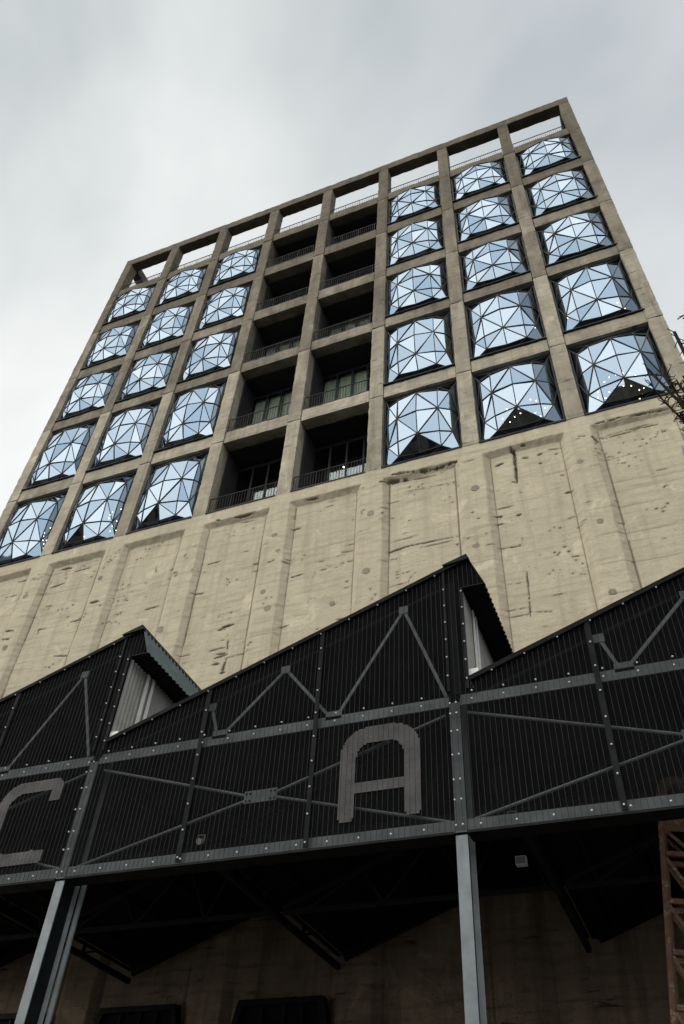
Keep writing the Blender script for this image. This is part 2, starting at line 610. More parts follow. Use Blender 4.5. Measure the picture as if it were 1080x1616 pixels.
# --- blank lower wall: one carved sheet
MARKS = [
    (2.9, 25.74, 3.54, 25.7, 0.074), (2.53, 24.86, 3.51, 24.86, 0.058), (5.42, 25.84, 5.98, 25.79, 0.175), (6.26, 25.48, 7.13, 25.5, 0.072),
    (5.11, 24.77, 5.89, 24.88, 0.084), (8.04, 23.04, 8.52, 23.02, 0.139), (5.3, 23.64, 5.66, 23.61, 0.053), (7.12, 22.36, 7.62, 22.36, 0.075),
    (5.46, 22.1, 5.42, 22.37, 0.075), (5.4, 22.34, 5.75, 22.32, 0.063), (6.88, 20.63, 7.63, 20.47, 0.07), (3.67, 22.51, 4.16, 22.43, 0.103),
    (3.76, 22.03, 4.11, 22.0, 0.101), (8.16, 25.34, 8.49, 25.38, 0.057), (9.07, 23.61, 9.46, 23.57, 0.065), (10.87, 24.52, 10.95, 24.13, 0.053),
    (11.69, 24.01, 11.82, 24.13, 0.077), (12.03, 23.66, 12.25, 23.6, 0.114), (13.57, 23.88, 14.17, 23.89, 0.051), (13.13, 22.33, 13.68, 22.27, 0.047),
    (10.97, 22.09, 11.62, 22.15, 0.071), (14.75, 20.18, 15.14, 20.29, 0.084), (14.51, 19.24, 15.09, 19.26, 0.041), (14.81, 18.84, 15.33, 18.92, 0.079),
    (14.77, 18.57, 15.04, 18.56, 0.088), (15.16, 18.12, 15.38, 18.12, 0.086), (14.49, 26.21, 15.42, 26.2, 0.111), (14.84, 25.95, 15.52, 25.9, 0.054),
    (13.63, 26.31, 13.8, 26.26, 0.112), (17.35, 24.67, 17.78, 24.72, 0.101), (19.71, 22.21, 20.24, 22.23, 0.056), (19.72, 22.79, 20.26, 22.74, 0.045),
    (19.89, 23.12, 20.2, 23.09, 0.035), (15.8, 23.24, 16.09, 23.23, 0.06), (15.86, 22.85, 16.1, 22.82, 0.047), (16.6, 22.98, 16.83, 23.02, 0.141),
    (17.22, 22.84, 17.55, 22.82, 0.058), (17.45, 22.04, 18.12, 22.11, 0.079), (18.88, 22.12, 19.1, 22.11, 0.056), (19.9, 20.92, 20.08, 20.92, 0.042),
    (19.94, 21.24, 20.04, 21.23, 0.074), (13.62, 23.87, 14.15, 23.9, 0.051), (13.18, 22.31, 13.68, 22.27, 0.048), (14.91, 20.27, 15.37, 20.29, 0.116),
    (14.7, 20.17, 15.07, 20.15, 0.063), (14.51, 19.22, 15.18, 19.26, 0.04), (15.36, 18.76, 16.05, 18.79, 0.039), (14.87, 19.0, 15.23, 18.99, 0.079),
    (15.22, 19.82, 15.3, 19.12, 0.061), (15.32, 18.74, 15.24, 18.06, 0.126), (19.66, 19.5, 20.07, 19.48, 0.068), (17.41, 19.64, 17.75, 19.68, 0.06),
    (17.98, 26.2, 18.48, 26.16, 0.107), (16.15, 18.75, 16.41, 18.74, 0.038), (21.33, 26.11, 22.38, 26.03, 0.207), (21.83, 26.36, 22.75, 26.25, 0.156),
    (22.75, 26.2, 23.73, 26.14, 0.154), (23.64, 26.15, 24.57, 26.22, 0.114), (21.84, 26.01, 23.63, 25.87, 0.064), (22.38, 25.31, 24.22, 25.22, 0.037),
    (21.68, 22.7, 22.82, 22.75, 0.044), (21.67, 22.21, 22.61, 22.33, 0.098), (22.61, 22.3, 23.6, 22.27, 0.076), (23.6, 22.25, 24.48, 22.24, 0.043),
    (22.94, 22.09, 24.19, 22.06, 0.053), (21.68, 21.85, 22.04, 21.78, 0.043), (21.69, 20.5, 22.55, 20.54, 0.04), (22.43, 20.53, 22.55, 20.8, 0.06),
    (25.86, 23.12, 26.54, 23.15, 0.033), (25.83, 22.75, 26.08, 22.71, 0.075), (25.79, 22.35, 26.1, 22.33, 0.052), (25.88, 21.15, 26.68, 21.09, 0.03),
    (26.85, 26.1, 26.83, 25.1, 0.172), (26.83, 25.22, 26.78, 24.28, 0.118), (26.59, 24.44, 26.7, 24.42, 0.068), (26.07, 25.54, 26.3, 25.57, 0.109),
    (27.11, 25.59, 27.31, 25.54, 0.084), (27.72, 25.54, 27.89, 25.6, 0.083), (27.7, 25.07, 27.8, 25.06, 0.07), (26.62, 22.61, 26.75, 22.61, 0.105),
    (25.95, 19.5, 26.55, 19.45, 0.027), (26.17, 18.9, 26.66, 18.89, 0.026), (25.8, 18.39, 26.47, 18.38, 0.034), (25.74, 18.12, 26.5, 18.11, 0.042),
    (26.51, 18.18, 27.24, 18.04, 0.042), (26.65, 19.87, 26.63, 19.22, 0.065), (26.63, 19.22, 26.56, 18.0, 0.062), (28.43, 23.18, 28.62, 23.2, 0.085),
    (24.98, 23.1, 25.08, 23.1, 0.076), (25.19, 22.72, 25.29, 22.7, 0.075), (28.41, 24.14, 28.52, 24.12, 0.056), (22.39, 27.83, 22.41, 27.8, 0.042),
    (29.94, 26.3, 30.99, 26.29, 0.101), (30.86, 26.31, 32.68, 26.16, 0.08), (30.14, 25.55, 31.36, 25.57, 0.078), (31.25, 25.67, 32.18, 25.6, 0.087),
    (30.35, 25.67, 32.02, 25.75, 0.04), (31.93, 25.16, 32.33, 25.17, 0.169), (29.33, 25.8, 29.83, 25.67, 0.059), (29.82, 25.62, 29.97, 25.36, 0.156),
    (30.43, 24.03, 30.7, 23.98, 0.063), (28.44, 23.16, 28.72, 23.16, 0.071), (31.11, 20.08, 31.24, 20.08, 0.037), (28.21, 20.13, 28.44, 20.1, 0.061),
    (29.99, 19.35, 30.11, 19.37, 0.057), (29.08, 24.0, 29.81, 24.02, 0.028), (26.76, 26.25, 26.8, 25.97, 0.145), (26.84, 26.06, 26.78, 24.44, 0.143),
    (26.61, 24.4, 26.84, 24.36, 0.058), (27.14, 26.21, 27.34, 26.18, 0.093), (27.14, 25.62, 27.34, 25.57, 0.09), (27.75, 25.58, 27.88, 25.61, 0.099),
    (27.72, 25.06, 27.82, 25.06, 0.078), (28.18, 25.7, 28.5, 25.64, 0.06), (28.37, 25.36, 28.44, 25.36, 0.079), (26.17, 25.57, 26.38, 25.6, 0.101),
    (26.59, 22.6, 26.78, 22.61, 0.088), (25.82, 23.18, 26.52, 23.15, 0.037), (25.79, 22.75, 26.08, 22.74, 0.062), (25.75, 22.34, 26.11, 22.34, 0.044),
    (25.84, 21.15, 26.65, 21.11, 0.025), (31.64, 22.34, 31.75, 22.44, 0.049),
]
rng = np.random.default_rng(11)


def vnoise(x, z, s, seed):
    """smooth value noise on a lattice (vectorised)"""
    r = np.random.default_rng(seed)
    tab = r.random((512, 512))
    u, v = x * s + 37.3, z * s + 11.7
    iu, iv = np.floor(u).astype(int), np.floor(v).astype(int)
    fu, fv = u - iu, v - iv
    fu, fv = fu * fu * (3 - 2 * fu), fv * fv * (3 - 2 * fv)
    a = tab[iu % 512, iv % 512]
    b = tab[(iu + 1) % 512, iv % 512]
    c = tab[iu % 512, (iv + 1) % 512]
    d = tab[(iu + 1) % 512, (iv + 1) % 512]
    return (a * (1 - fu) + b * fu) * (1 - fv) + (c * (1 - fu) + d * fu) * fv


def lower_wall():
    xs = np.arange(XL, XR + 0.01, 0.031)
    xs[-1] = XR
    zs = np.concatenate([np.array([0.0, 3.0]), np.arange(5.0, 12.0, 0.09), np.arange(12.0, 26.9, 0.031), [26.925]])
    X, Z = np.meshgrid(xs, zs)
    wob = (vnoise(X, Z, 1.2, 1) - 0.5) * 0.05 + (vnoise(X, Z, 6, 2) - 0.5) * 0.03
    u = (X + wob) % S
    zc = Z + (vnoise(X, Z, 1.1, 3) - 0.5) * 0.07 + (vnoise(X, Z, 7, 4) - 0.5) * 0.05
    cham = np.minimum(np.clip((u - 0.42) / 0.24, 0, 1), np.clip((3.68 - u) / 0.24, 0, 1))
    chz = np.clip((26.27 - zc) / 0.24, 0, 1)
    inside = (X > 0.2) & (X < 33.4)
    Y = 0.20 * np.minimum(cham, chz) * inside
    Y += (vnoise(X, Z, 0.6, 5) - 0.5) * 0.03 + (vnoise(X, Z, 4.0, 6) - 0.5) * 0.012 + (vnoise(X, Z, 14, 7) - 0.5) * 0.008
    # board lifts: a faint lip every 1.25 m
    zz = (Z + (vnoise(X, Z, 0.5, 8) - 0.5) * 0.05) % 1.25
    lip = np.exp(-(zz - 0.6) ** 2 / 0.02 ** 2)
    keep = np.clip((vnoise(X, Z * 0.3, 0.7, 9) - 0.55) * 6, 0, 1)
    Y += lip * keep * 0.012
    wear = lip * keep * 0.35
    # joints where the panel meets its chamfers
    uu = (X + (vnoise(X, Z, 0.4, 10) - 0.5) * 0.02) % S
    for c in (0.67, 3.43):
        gr = (np.abs(uu - c) < 0.02) & (Z < 26.0) & inside
        Y = np.where(gr, Y + 0.03, Y)
        wear = np.where(gr, 0.75, wear)
    marks = list(MARKS)
    for _ in range(110):
        cx, cz = rng.uniform(XL + 0.3, XR - 0.3), rng.uniform(9.5, 26.2)
        ln = rng.uniform(0.06, 0.4) * (1 if rng.random() < 0.8 else 2.2)
        marks.append((cx, cz, cx + ln, cz + rng.normal(0, 0.02), rng.uniform(0.02, 0.045)))
    for _ in range(70):          # clusters of small blow holes
        cx, cz = rng.uniform(XL + 0.3, XR - 0.3), 26.1 - abs(rng.normal(0, 1.0)) * 5.0
        for _k in range(rng.integers(3, 9)):
            px, pz = cx + rng.normal(0, 0.35), cz + rng.normal(0, 0.14)
            marks.append((px, pz, px + rng.uniform(0.02, 0.09), pz + rng.normal(0, 0.01), rng.uniform(0.035, 0.075)))
    for i, (x0, z0, x1, z1, th) in enumerate(marks):
        ax, az = x1 - x0, z1 - z0
        ln = math.hypot(ax, az) + 1e-6
        pad = th + 0.15
        i0, i1 = np.searchsorted(xs, [min(x0, x1) - pad, max(x0, x1) + pad])
        j0, j1 = np.searchsorted(zs, [min(z0, z1) - pad, max(z0, z1) + pad])
        if i1 <= i0 or j1 <= j0:
            continue
        sx, sz = X[j0:j1, i0:i1], Z[j0:j1, i0:i1]
        t = np.clip(((sx - x0) * ax + (sz - z0) * az) / ln ** 2, 0, 1)
        d = np.hypot(sx - (x0 + t * ax), sz - (z0 + t * az))
        n = vnoise(sx, sz, 4.0, 100 + i) * 0.7 + vnoise(sx, sz, 11.0, 300 + i) * 0.5 + vnoise(sx, sz, 25.0, 500 + i) * 0.4
        rad = th * 0.36 * (0.25 + 1.1 * n) * (0.45 + 0.55 * np.sin(np.pi * np.clip(t, 0.05, 0.95)))
        a = np.clip((rad - d) / 0.012 + 0.5, 0, 1) * np.clip((n - 0.45) * 12, 0, 1)
        Y[j0:j1, i0:i1] += a * min(0.055, 0.02 + th * 0.35)
        wear[j0:j1, i0:i1] = np.maximum(wear[j0:j1, i0:i1], a)
        halo = np.clip(1 - (d - rad) / 0.12, 0, 1) * 0.16 * n
        wear[j0:j1, i0:i1] = np.maximum(wear[j0:j1, i0:i1], halo)
    # mesh from the wall grid
    nz, nx = X.shape
    V = np.stack([X, Y, Z], -1).reshape(-1, 3)
    idx = np.arange(nx * nz).reshape(nz, nx)
    q = np.stack([idx[:-1, :-1], idx[:-1, 1:], idx[1:, 1:], idx[1:, :-1]], -1).reshape(-1, 4)
    me = bpy.data.meshes.new('lower_wall')
    me.vertices.add(len(V))
    me.vertices.foreach_set('co', V.astype(np.float32).ravel())
    me.loops.add(q.size)
    me.loops.foreach_set('vertex_index', q.astype(np.int32).ravel())
    me.polygons.add(len(q))
    me.polygons.foreach_set('loop_start', np.arange(0, q.size, 4, dtype=np.int32))
    me.polygons.foreach_set('loop_total', np.full(len(q), 4, dtype=np.int32))
    me.materials.append(M['wall'])
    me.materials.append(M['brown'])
    low = (V[q].mean(1)[:, 2] < 9.6).astype(np.int32)  # under the shed: brown staining, with the roof's shade painted into the colour
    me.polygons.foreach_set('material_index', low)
    at = me.attributes.new('wear', 'FLOAT', 'POINT')
    at.data.foreach_set('value', wear.astype(np.float32).ravel())
    me.update(calc_edges=True)
    o = link('lower_wall', me, (0, 0, 0), tower)
    return o


lw = lower_wall()
for x0, z0 in [(8.1, 24.45), (8.28, 21.55), (4.1, 21.54), (12.47, 24.51), (12.14, 20.66), (12.19, 23.53),
               (16.7, 24.44), (16.98, 23.49), (16.57, 21.45), (16.89, 20.56), (20.96, 24.39), (20.86, 21.36),
               (19.48, 20.3), (25.21, 24.37), (25.07, 22.35), (25.05, 21.41), (29.19, 24.42), (29.36, 21.27),
               (4.05, 24.4), (3.9, 19.0), (8.2, 18.4), (29.2, 18.2), (25.1, 18.3), (12.3, 17.7)]:
    mb = MB()
    rr = random.uniform(0.11, 0.16)
    poly = []
    for k in range(14):
        a = 2 * math.pi * k / 14
        r2 = rr * (1 + random.uniform(-0.12, 0.12))
        poly.append((x0 + r2 * math.cos(a), -0.012, z0 + r2 * math.sin(a)))
    yb = 0.20 if abs((x0 + 2.1) % S - 2.1) > 0.75 and 0.66 < x0 % S < 3.44 else 0.0
    poly = [(a, b + yb + 0.006, c) for a, b, c in poly]
    part('round_patch', mb.prism(poly, (0, 0.03, 0)), 'patch', lw)

# --- body behind
mb = MB().box(XL + 0.05, XR - 0.05, 0.45, 20.0, 0.0, 26.88)
part('core_wall', mb, 'wall', tower)
mb = MB().box(XL + 0.05, XR - 0.05, 8.2, 20.0, 26.885, 54.3)
part('rear_wall', mb, 'pier', tower)
for x in (XL + 0.05, XR - 0.37):
    mb = MB().box(x, x + 0.32, 0.72, 8.19, 26.885, 54.3)
    part('side_wall', mb, 'pier', tower)
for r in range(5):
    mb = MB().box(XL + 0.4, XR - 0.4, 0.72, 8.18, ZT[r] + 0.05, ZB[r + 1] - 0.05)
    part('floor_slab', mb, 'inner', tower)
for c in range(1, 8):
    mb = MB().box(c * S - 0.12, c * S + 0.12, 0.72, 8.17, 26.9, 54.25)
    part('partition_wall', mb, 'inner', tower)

# --- piers in storey lifts
LIFT = [26.93] + [(ZT[r] + ZB[r + 1]) / 2 - 0.30 for r in range(5)] + [ZTOP - 0.86]
variants = {}
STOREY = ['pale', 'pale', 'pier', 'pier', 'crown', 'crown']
for r in range(6):
    h = LIFT[r + 1] - LIFT[r]
    for k in range(3):
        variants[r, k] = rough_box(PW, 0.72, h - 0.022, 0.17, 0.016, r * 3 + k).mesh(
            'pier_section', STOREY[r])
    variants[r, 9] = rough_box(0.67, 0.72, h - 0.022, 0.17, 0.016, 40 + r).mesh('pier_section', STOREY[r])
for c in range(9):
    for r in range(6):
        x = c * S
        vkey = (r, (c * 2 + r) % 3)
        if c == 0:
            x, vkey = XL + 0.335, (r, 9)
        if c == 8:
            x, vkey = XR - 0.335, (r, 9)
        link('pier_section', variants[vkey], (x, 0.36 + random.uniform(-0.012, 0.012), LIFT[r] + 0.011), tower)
# --- spandrel beams between storeys
bl = S - PW - 0.006
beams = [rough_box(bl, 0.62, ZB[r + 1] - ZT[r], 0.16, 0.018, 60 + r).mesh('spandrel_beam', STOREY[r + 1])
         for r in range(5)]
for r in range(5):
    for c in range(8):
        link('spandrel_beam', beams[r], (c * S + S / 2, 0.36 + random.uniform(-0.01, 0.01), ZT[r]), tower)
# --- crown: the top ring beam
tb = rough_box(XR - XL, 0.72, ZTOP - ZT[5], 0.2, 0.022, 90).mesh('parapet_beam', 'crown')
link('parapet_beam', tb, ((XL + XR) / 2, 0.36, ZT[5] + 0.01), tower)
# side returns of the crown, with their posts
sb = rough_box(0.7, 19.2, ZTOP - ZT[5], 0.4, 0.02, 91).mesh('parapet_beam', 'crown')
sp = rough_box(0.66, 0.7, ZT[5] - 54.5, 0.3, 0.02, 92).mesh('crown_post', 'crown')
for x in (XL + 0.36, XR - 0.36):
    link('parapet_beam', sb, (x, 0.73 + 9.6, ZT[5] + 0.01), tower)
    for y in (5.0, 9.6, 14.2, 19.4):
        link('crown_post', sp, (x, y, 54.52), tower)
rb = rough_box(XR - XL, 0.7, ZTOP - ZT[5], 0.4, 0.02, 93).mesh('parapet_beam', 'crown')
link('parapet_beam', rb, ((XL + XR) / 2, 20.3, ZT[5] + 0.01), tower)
# sill strip of the first storey
for c in range(8):
    x0 = c * S + PW / 2 + 0.01
    part('window_sill', MB().box(x0, x0 + S - PW - 0.02, -0.035, 0.55, ZB[0] - 0.03, ZB[0] + 0.035), 'frame', tower)

# --- bulging windows
NODES = {}
DEPTH = {(3, 2): -0.55, (2, 2): -0.40, (4, 2): -0.40, (3, 1): -0.44, (3, 3): -0.44, (2, 1): -0.30, (4, 1): -0.30,
         (2, 3): -0.27, (4, 3): -0.27, (1, 1): -0.06, (1, 3): -0.06, (5, 1): -0.06, (5, 3): -0.06, (1, 2): -0.12,
         (5, 2): -0.12, (2, 0): 0.06, (4, 0): 0.06, (3, 0): 0.0, (2, 4): -0.13, (4, 4): -0.13, (3, 4): -0.06}
XC = {1: -1.42, 2: -0.92, 3: 0.0, 4: 0.92, 5: 1.42}
ZC = {0: 0.845, 1: 0.585, 2: 0.0, 3: -0.585, 4: -0.925}       # of the half height (row 0 at the top)


def pillow_topology():
    tris = []
    for i in range(1, 5):
        for j in range(0, 4):
            quad = [(i, j), (i + 1, j), (i + 1, j + 1), (i, j + 1)]
            miss = [k for k in quad if k in ((1, 0), (5, 0), (1, 4), (5, 4))]
            if miss:
                tris.append([k for k in quad if k not in miss])
                continue
            if (i + j) % 2 == 0:
                tris += [[quad[0], quad[1], quad[2]], [quad[0], quad[2], quad[3]]]
            else:
                tris += [[quad[0], quad[1], quad[3]], [quad[1], quad[2], quad[3]]]
    TL, TR, BL, BR = (0, -1), (6, -1), (0, 5), (6, 5)
    tris += [[TL, (2, 0), (1, 1)], [TR, (4, 0), (5, 1)], [BL, (1, 3), (2, 4)], [BR, (5, 3), (4, 4)]]
    ML, MR, MT, MBm = (0, 2), (6, 2), (3, -1), (3, 5)
    for a, b, mm, seq in ((TL, BL, ML, [(1, 1), (1, 2), (1, 3)]), (TR, BR, MR, [(5, 1), (5, 2), (5, 3)]),
                          (TL, TR, MT, [(2, 0), (3, 0), (4, 0)]), (BL, BR, MBm, [(2, 4), (3, 4), (4, 4)])):
        tris += [[a, seq[0], mm], [seq[0], seq[1], mm], [seq[1], seq[2], mm], [seq[2], b, mm]]
    return tris


TRIS = pillow_topology()


def node_pos(k, hh):
    i, j = k
    hw = (S - PW) / 2 - 0.075
    hz = hh - 0.09
    x = -hw if i == 0 else hw if i == 6 else XC[i]
    z = hz if j == -1 else -hz if j == 5 else ZC[j] * hz
    y = 0.30 if (i in (0, 6) or j in (-1, 5)) else DEPTH[k]
    return Vector((x, y, z))


pane_mesh, frame_mesh, bars_mesh = {}, {}, {}
for r in range(5):
    hh = (ZT[r] - ZB[r]) / 2
    P = {k: node_pos(k, hh) for t in TRIS for k in t}
    hw = (S - PW) / 2 - 0.004
    fr = MB()
    fr.box(-hw, -hw + 0.09, 0.22, 0.46, -hh + 0.045, hh - 0.004)
    fr.box(hw - 0.09, hw, 0.22, 0.46, -hh + 0.045, hh - 0.004)
    fr.box(-hw + 0.0905, hw - 0.0905, 0.22, 0.46, hh - 0.085, hh - 0.004)
    fr.box(-hw + 0.0905, hw - 0.0905, 0.20, 0.46, -hh + 0.045, -hh + 0.13)
    fr.box(-hw, hw, -0.045, 0.19, -hh + 0.004, -hh + 0.055)          # projecting sill
    frame_mesh[r] = fr.mesh('pillow_window', 'frame')
    bars = MB()
    done = set()
    for t in TRIS:
        for a, b in ((t[0], t[1]), (t[1], t[2]), (t[2], t[0])):
            key = tuple(sorted((a, b)))
            if key in done:
                continue
            done.add(key)
            pa, pb = P[a], P[b]
            mid = (pa + pb) / 2
            nrm = Vector((mid.x * 0.35, -1.4, mid.z * 0.25)).normalized()
            d = (pb - pa).normalized()
            bars.bar(pa - d * 0.015, pb + d * 0.015, 0.040, 0.055, nrm.cross(d))
    bars_mesh[r] = bars.mesh('glazing_bars', 'bar')
    for k, t in enumerate(TRIS):
        a, b, c = (P[n] for n in t)
        nn = (b - a).cross(c - a)
        if nn.y > 0:
            b, c = c, b
        cen = (a + b + c) / 3
        pm = MB()
        pm.v = [tuple(q - cen) for q in (a, b, c)]
        pm.f = [(0, 1, 2)]
        pane_mesh[r, k] = (pm.mesh('pane', 'glass', recalc=False), cen)

for r in range(5):
    for c in (0, 1, 2, 5, 6, 7):
        cen = Vector((c * S + S / 2, 0, (ZB[r] + ZT[r]) / 2))
        wo = link('pillow_window', frame_mesh[r], cen, tower)
        bo = link('glazing_bars', bars_mesh[r], cen, wo)
        bo['kind'] = 'stuff'
        for k in range(len(TRIS)):
            me, off = pane_mesh[r, k]
            po = link('pane', me, cen + off, wo)
            # panes are never set perfectly true
            po.rotation_euler = (random.gauss(0, 0.012), random.gauss(0, 0.006), random.gauss(0, 0.012))

# --- balconies in the two middle bays
bal = MB().box(-0.008, 0.008, -0.008, 0.008, 0, 0.92).mesh('baluster', 'rail')


def railing(x0, x1, y, z, step, mat_label=None):
    mb = MB()
    mb.box(x0, x1, y - 0.02, y + 0.02, z + 0.99, z + 1.03)
    mb.box(x0, x1, y - 0.012, y + 0.012, z + 0.06, z + 0.085)
    ro = part('railing', mb, 'rail', tower)
    n = int((x1 - x0) / step)
    for k in range(n + 1):
        x = x0 + 0.02 + (x1 - x0 - 0.04) * k / n
        b = link('baluster', bal, (x, y, z + 0.07), ro)
        if k % 8 == 0:
            b.scale = (1.8, 1.8, 1)
    return ro


for r in range(5):
    for c in (3, 4):
        x0, x1 = c * S + PW / 2, (c + 1) * S - PW / 2
        zb, zt = ZB[r], ZT[r]
        # dark lining of the recess
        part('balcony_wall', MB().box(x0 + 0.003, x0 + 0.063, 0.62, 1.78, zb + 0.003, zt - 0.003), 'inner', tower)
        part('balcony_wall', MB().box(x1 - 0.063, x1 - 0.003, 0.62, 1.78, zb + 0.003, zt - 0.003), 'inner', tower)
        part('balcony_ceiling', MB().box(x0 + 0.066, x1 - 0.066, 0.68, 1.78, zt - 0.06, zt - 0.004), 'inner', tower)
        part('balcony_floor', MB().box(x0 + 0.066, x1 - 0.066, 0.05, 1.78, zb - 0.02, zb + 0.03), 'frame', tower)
        railing(x0 + 0.02, x1 - 0.02, 0.12, zb + 0.02, 0.135)
        # glazed doors at the back
        y = 1.80
        fm = MB()
        n = 4
        w = (x1 - x0) / n
        for k in range(n + 1):
            xx = x0 + k * w
            fm.box(xx - 0.045, xx + 0.045, y, y + 0.09, zb + 0.03, zt - 0.02)
        for k in range(n):
            fm.box(x0 + k * w + 0.0455, x0 + (k + 1) * w - 0.0455, y + 0.002, y + 0.088, zt - 0.30, zt - 0.02)
            fm.box(x0 + k * w + 0.0455, x0 + (k + 1) * w - 0.0455, y + 0.002, y + 0.088, zb + 0.03, zb + 0.14)
        do = part('balcony_door', fm, 'frame', tower)
        for k in range(n):
            gp = MB().box(x0 + k * w + 0.046, x0 + (k + 1) * w - 0.046, y + 0.035, y + 0.05, zb + 0.142, zt - 0.302)
            part('pane', gp, 'doorglass', do)
            if r in (1, 2, 3) and k < 3:
                rows = []
                for zq in (zb + 0.1, zt - 0.06):
                    rows.append([(x0 + k * w + 0.03 + (w - 0.06) * i / 24,
                                  y + 0.28 + 0.035 * math.sin(i * 1.7), zq) for i in range(25)])
                part('curtain', MB().sheet(rows), 'curtain', do, recalc=False)
for c in range(8):
    railing(c * S + PW / 2 + 0.01, (c + 1) * S - PW / 2 - 0.01, 0.25, ZB[5] - 0.03, 0.125)

# hopper openings at the foot of the wall, dark steel surrounds
for cx in (10.45, 14.75, 19.0):
    zt0 = 7.36
    hood = MB()
    outer = [(cx - 1.18, zt0), (cx + 1.18, zt0), (cx + 1.75, 5.1), (cx - 1.75, 5.1)]
    inner = [(cx - 1.05, zt0 - 0.14), (cx + 1.05, zt0 - 0.14), (cx + 1.55, 5.1), (cx - 1.55, 5.1)]
    for a in range(3):
        k0, k1 = ((3, 0), (0, 1), (1, 2))[a]
        poly = [(outer[k0][0], -0.14, outer[k0][1]), (outer[k1][0], -0.14, outer[k1][1]),
                (inner[k1][0], -0.14, inner[k1][1]), (inner[k0][0], -0.14, inner[k0][1])]
        hood.prism(poly, (0, 0.30, 0))
    ho = part('hopper_opening', hood, 'darksteel', tower)
    part('opening_shade_fill', MB().prism([(q[0], -0.035, q[1]) for q in inner], (0, 0.02, 0)), 'roofm', ho)  # dark sheet standing in for the shade inside the opening
    for dx in (-0.5, 0.12, 0.62):
        part('mullion', MB().box(cx + dx - 0.03, cx + dx + 0.03, -0.11, -0.04, 5.1, zt0 - 0.15), 'darksteel', ho)

# --- warm bulbs hung behind the glass
BULBS = [
    (7, 'ring of small warm bulbs behind the lowest window at the right end',
     [(31.14, 30.42), (31.41, 30.47), (31.71, 30.46), (31.96, 30.34), (32.16, 30.09), (30.9, 30.2), (31.25, 29.61),
      (30.97, 29.45), (30.75, 29.13), (30.48, 29.29), (31.57, 29.62), (31.86, 29.48), (32.28, 29.13), (32.1, 29.09),
      (32.17, 28.78), (32.0, 28.51), (30.54, 29.64)]),
    (6, 'ring of warm bulbs behind the lowest window second from the right end',
     [(27.77, 30.37), (28.01, 30.17), (28.22, 29.89), (28.31, 29.54), (27.88, 29.38), (28.06, 29.06), (27.6, 29.56),
      (27.26, 29.61), (26.99, 29.48), (26.76, 29.21), (26.5, 29.21), (26.48, 29.57), (26.71, 30.15), (27.21, 30.46)]),
    (7, 'few warm bulbs behind the second window up at the right end', [(32.48, 35.78), (32.7, 35.13), (30.18, 35.73)]),
    (6, 'lone warm bulb behind the second window up, second column from the right', [(28.62, 35.71)]),
    (1, 'ring of small warm bulbs behind the lowest window second from the left end',
     [(6.69, 30.44), (6.19, 30.41), (6.11, 30.22), (6.11, 29.96), (6.45, 29.73), (6.7, 29.58), (6.53, 29.26),
      (6.5, 28.94), (6.86, 28.88), (4.7, 29.38), (4.9, 29.05)]),
    (0, 'ring of small warm bulbs behind the lowest window at the left end',
     [(2.29, 30.46), (1.99, 30.19), (2.07, 29.91), (2.13, 29.61), (2.38, 29.53), (2.3, 29.31), (2.4, 28.97), (2.62, 28.9)]),
    (3, 'lone warm bulb behind the lowest left balcony door', [(14.35, 30.55)]),
    (4, 'lone warm bulb behind the lowest right balcony door', [(18.55, 30.55)]),
]
bm = bmesh.new()
bmesh.ops.create_icosphere(bm, subdivisions=2, radius=0.028)
bulb_me = bpy.data.meshes.new('bulb')
bm.to_mesh(bulb_me)
bm.free()
bulb_me.materials.append(M['bulb'])
for c, lab, pts in BULBS:
    mx = sum(p[0] for p in pts) / len(pts)
    mz = max(p[1] for p in pts)
    ybl = 2.35 if c in (3, 4) else 1.2
    lt = thing('bulb_light', (mx, ybl, mz + 1.0), lab, 'light', 'warm bulbs lit behind the windows')
    cords = MB()
    for x, z in pts:
        link('bulb', bulb_me, (x, ybl, z), lt)
        cords.bar((x, ybl, z + 0.03), (mx + (x - mx) * 0.6, ybl, min(mz + 1.0, (ZT[0] if mz < 32 else ZT[1]) - 0.05)), 0.006, 0.006)
    part('cord', cords, 'frame', lt)

# ------------------------------------------------------------------ buildings across the square (seen mirrored in the panes)
for bx0, bx1, by, bh, lab in ((-60, -8, -112, 33, 'long brown brick block across the square, mirrored low in the left panes'),
                              (-4, 44, -118, 36, 'tall grey brick block across the square, mirrored low in the middle panes'),
                              (48, 105, -110, 31, 'low brown brick block across the square, mirrored low in the right panes')):
    bo_ = thing('brick_block', ((bx0 + bx1) / 2, by - 8, 0), lab, 'building', 'blocks across the square')
    part('wall', MB().box(bx0, bx1, by - 16, by, 0, bh), 'brown', bo_)
    part('parapet', MB().box(bx0 - 0.2, bx1 + 0.2, by - 16.2, by + 0.2, bh + 0.002, bh + 0.7), 'pier', bo_)
    wb = MB().box(-0.9, 0.9, -0.05, 0.06, -1.0, 1.0).mesh('window', 'frame')
    nw = int((bx1 - bx0) / 3.6)
    for fl_ in range(int((bh - 3) / 3.7)):
        for k in range(nw):
            link('window', wb, (bx0 + 2.2 + k * 3.6, by + 0.02, 3.5 + fl_ * 3.7), bo_)

# ------------------------------------------------------------------ the saw-tooth shed in front
YF = -11.10                       # plane of the mesh screen
VX = [14.43, 20.71, 26.99, 33.26]
ZV, ZP = 8.36, 10.70
SLOPE = (ZP - ZV) / (6.28 + 0.10)
ZR0, ZR1 = 6.10, 6.26             # bottom rail
ZM = 8.02                         # middle chord
POSTX = [14.30, 20.545, 26.735, 33.0]
shed = thing('market_shed', (23.0, -5.5, 0),
             'black steel shed with a saw-tooth roof and a dark mesh screen with big letters', 'shed')


def roof_z(k, x):
    return ZV + SLOPE * (x - (VX[k] if k >= 0 else VX[0] - 6.28))


wire_step = 0.0785
bolts = MB()


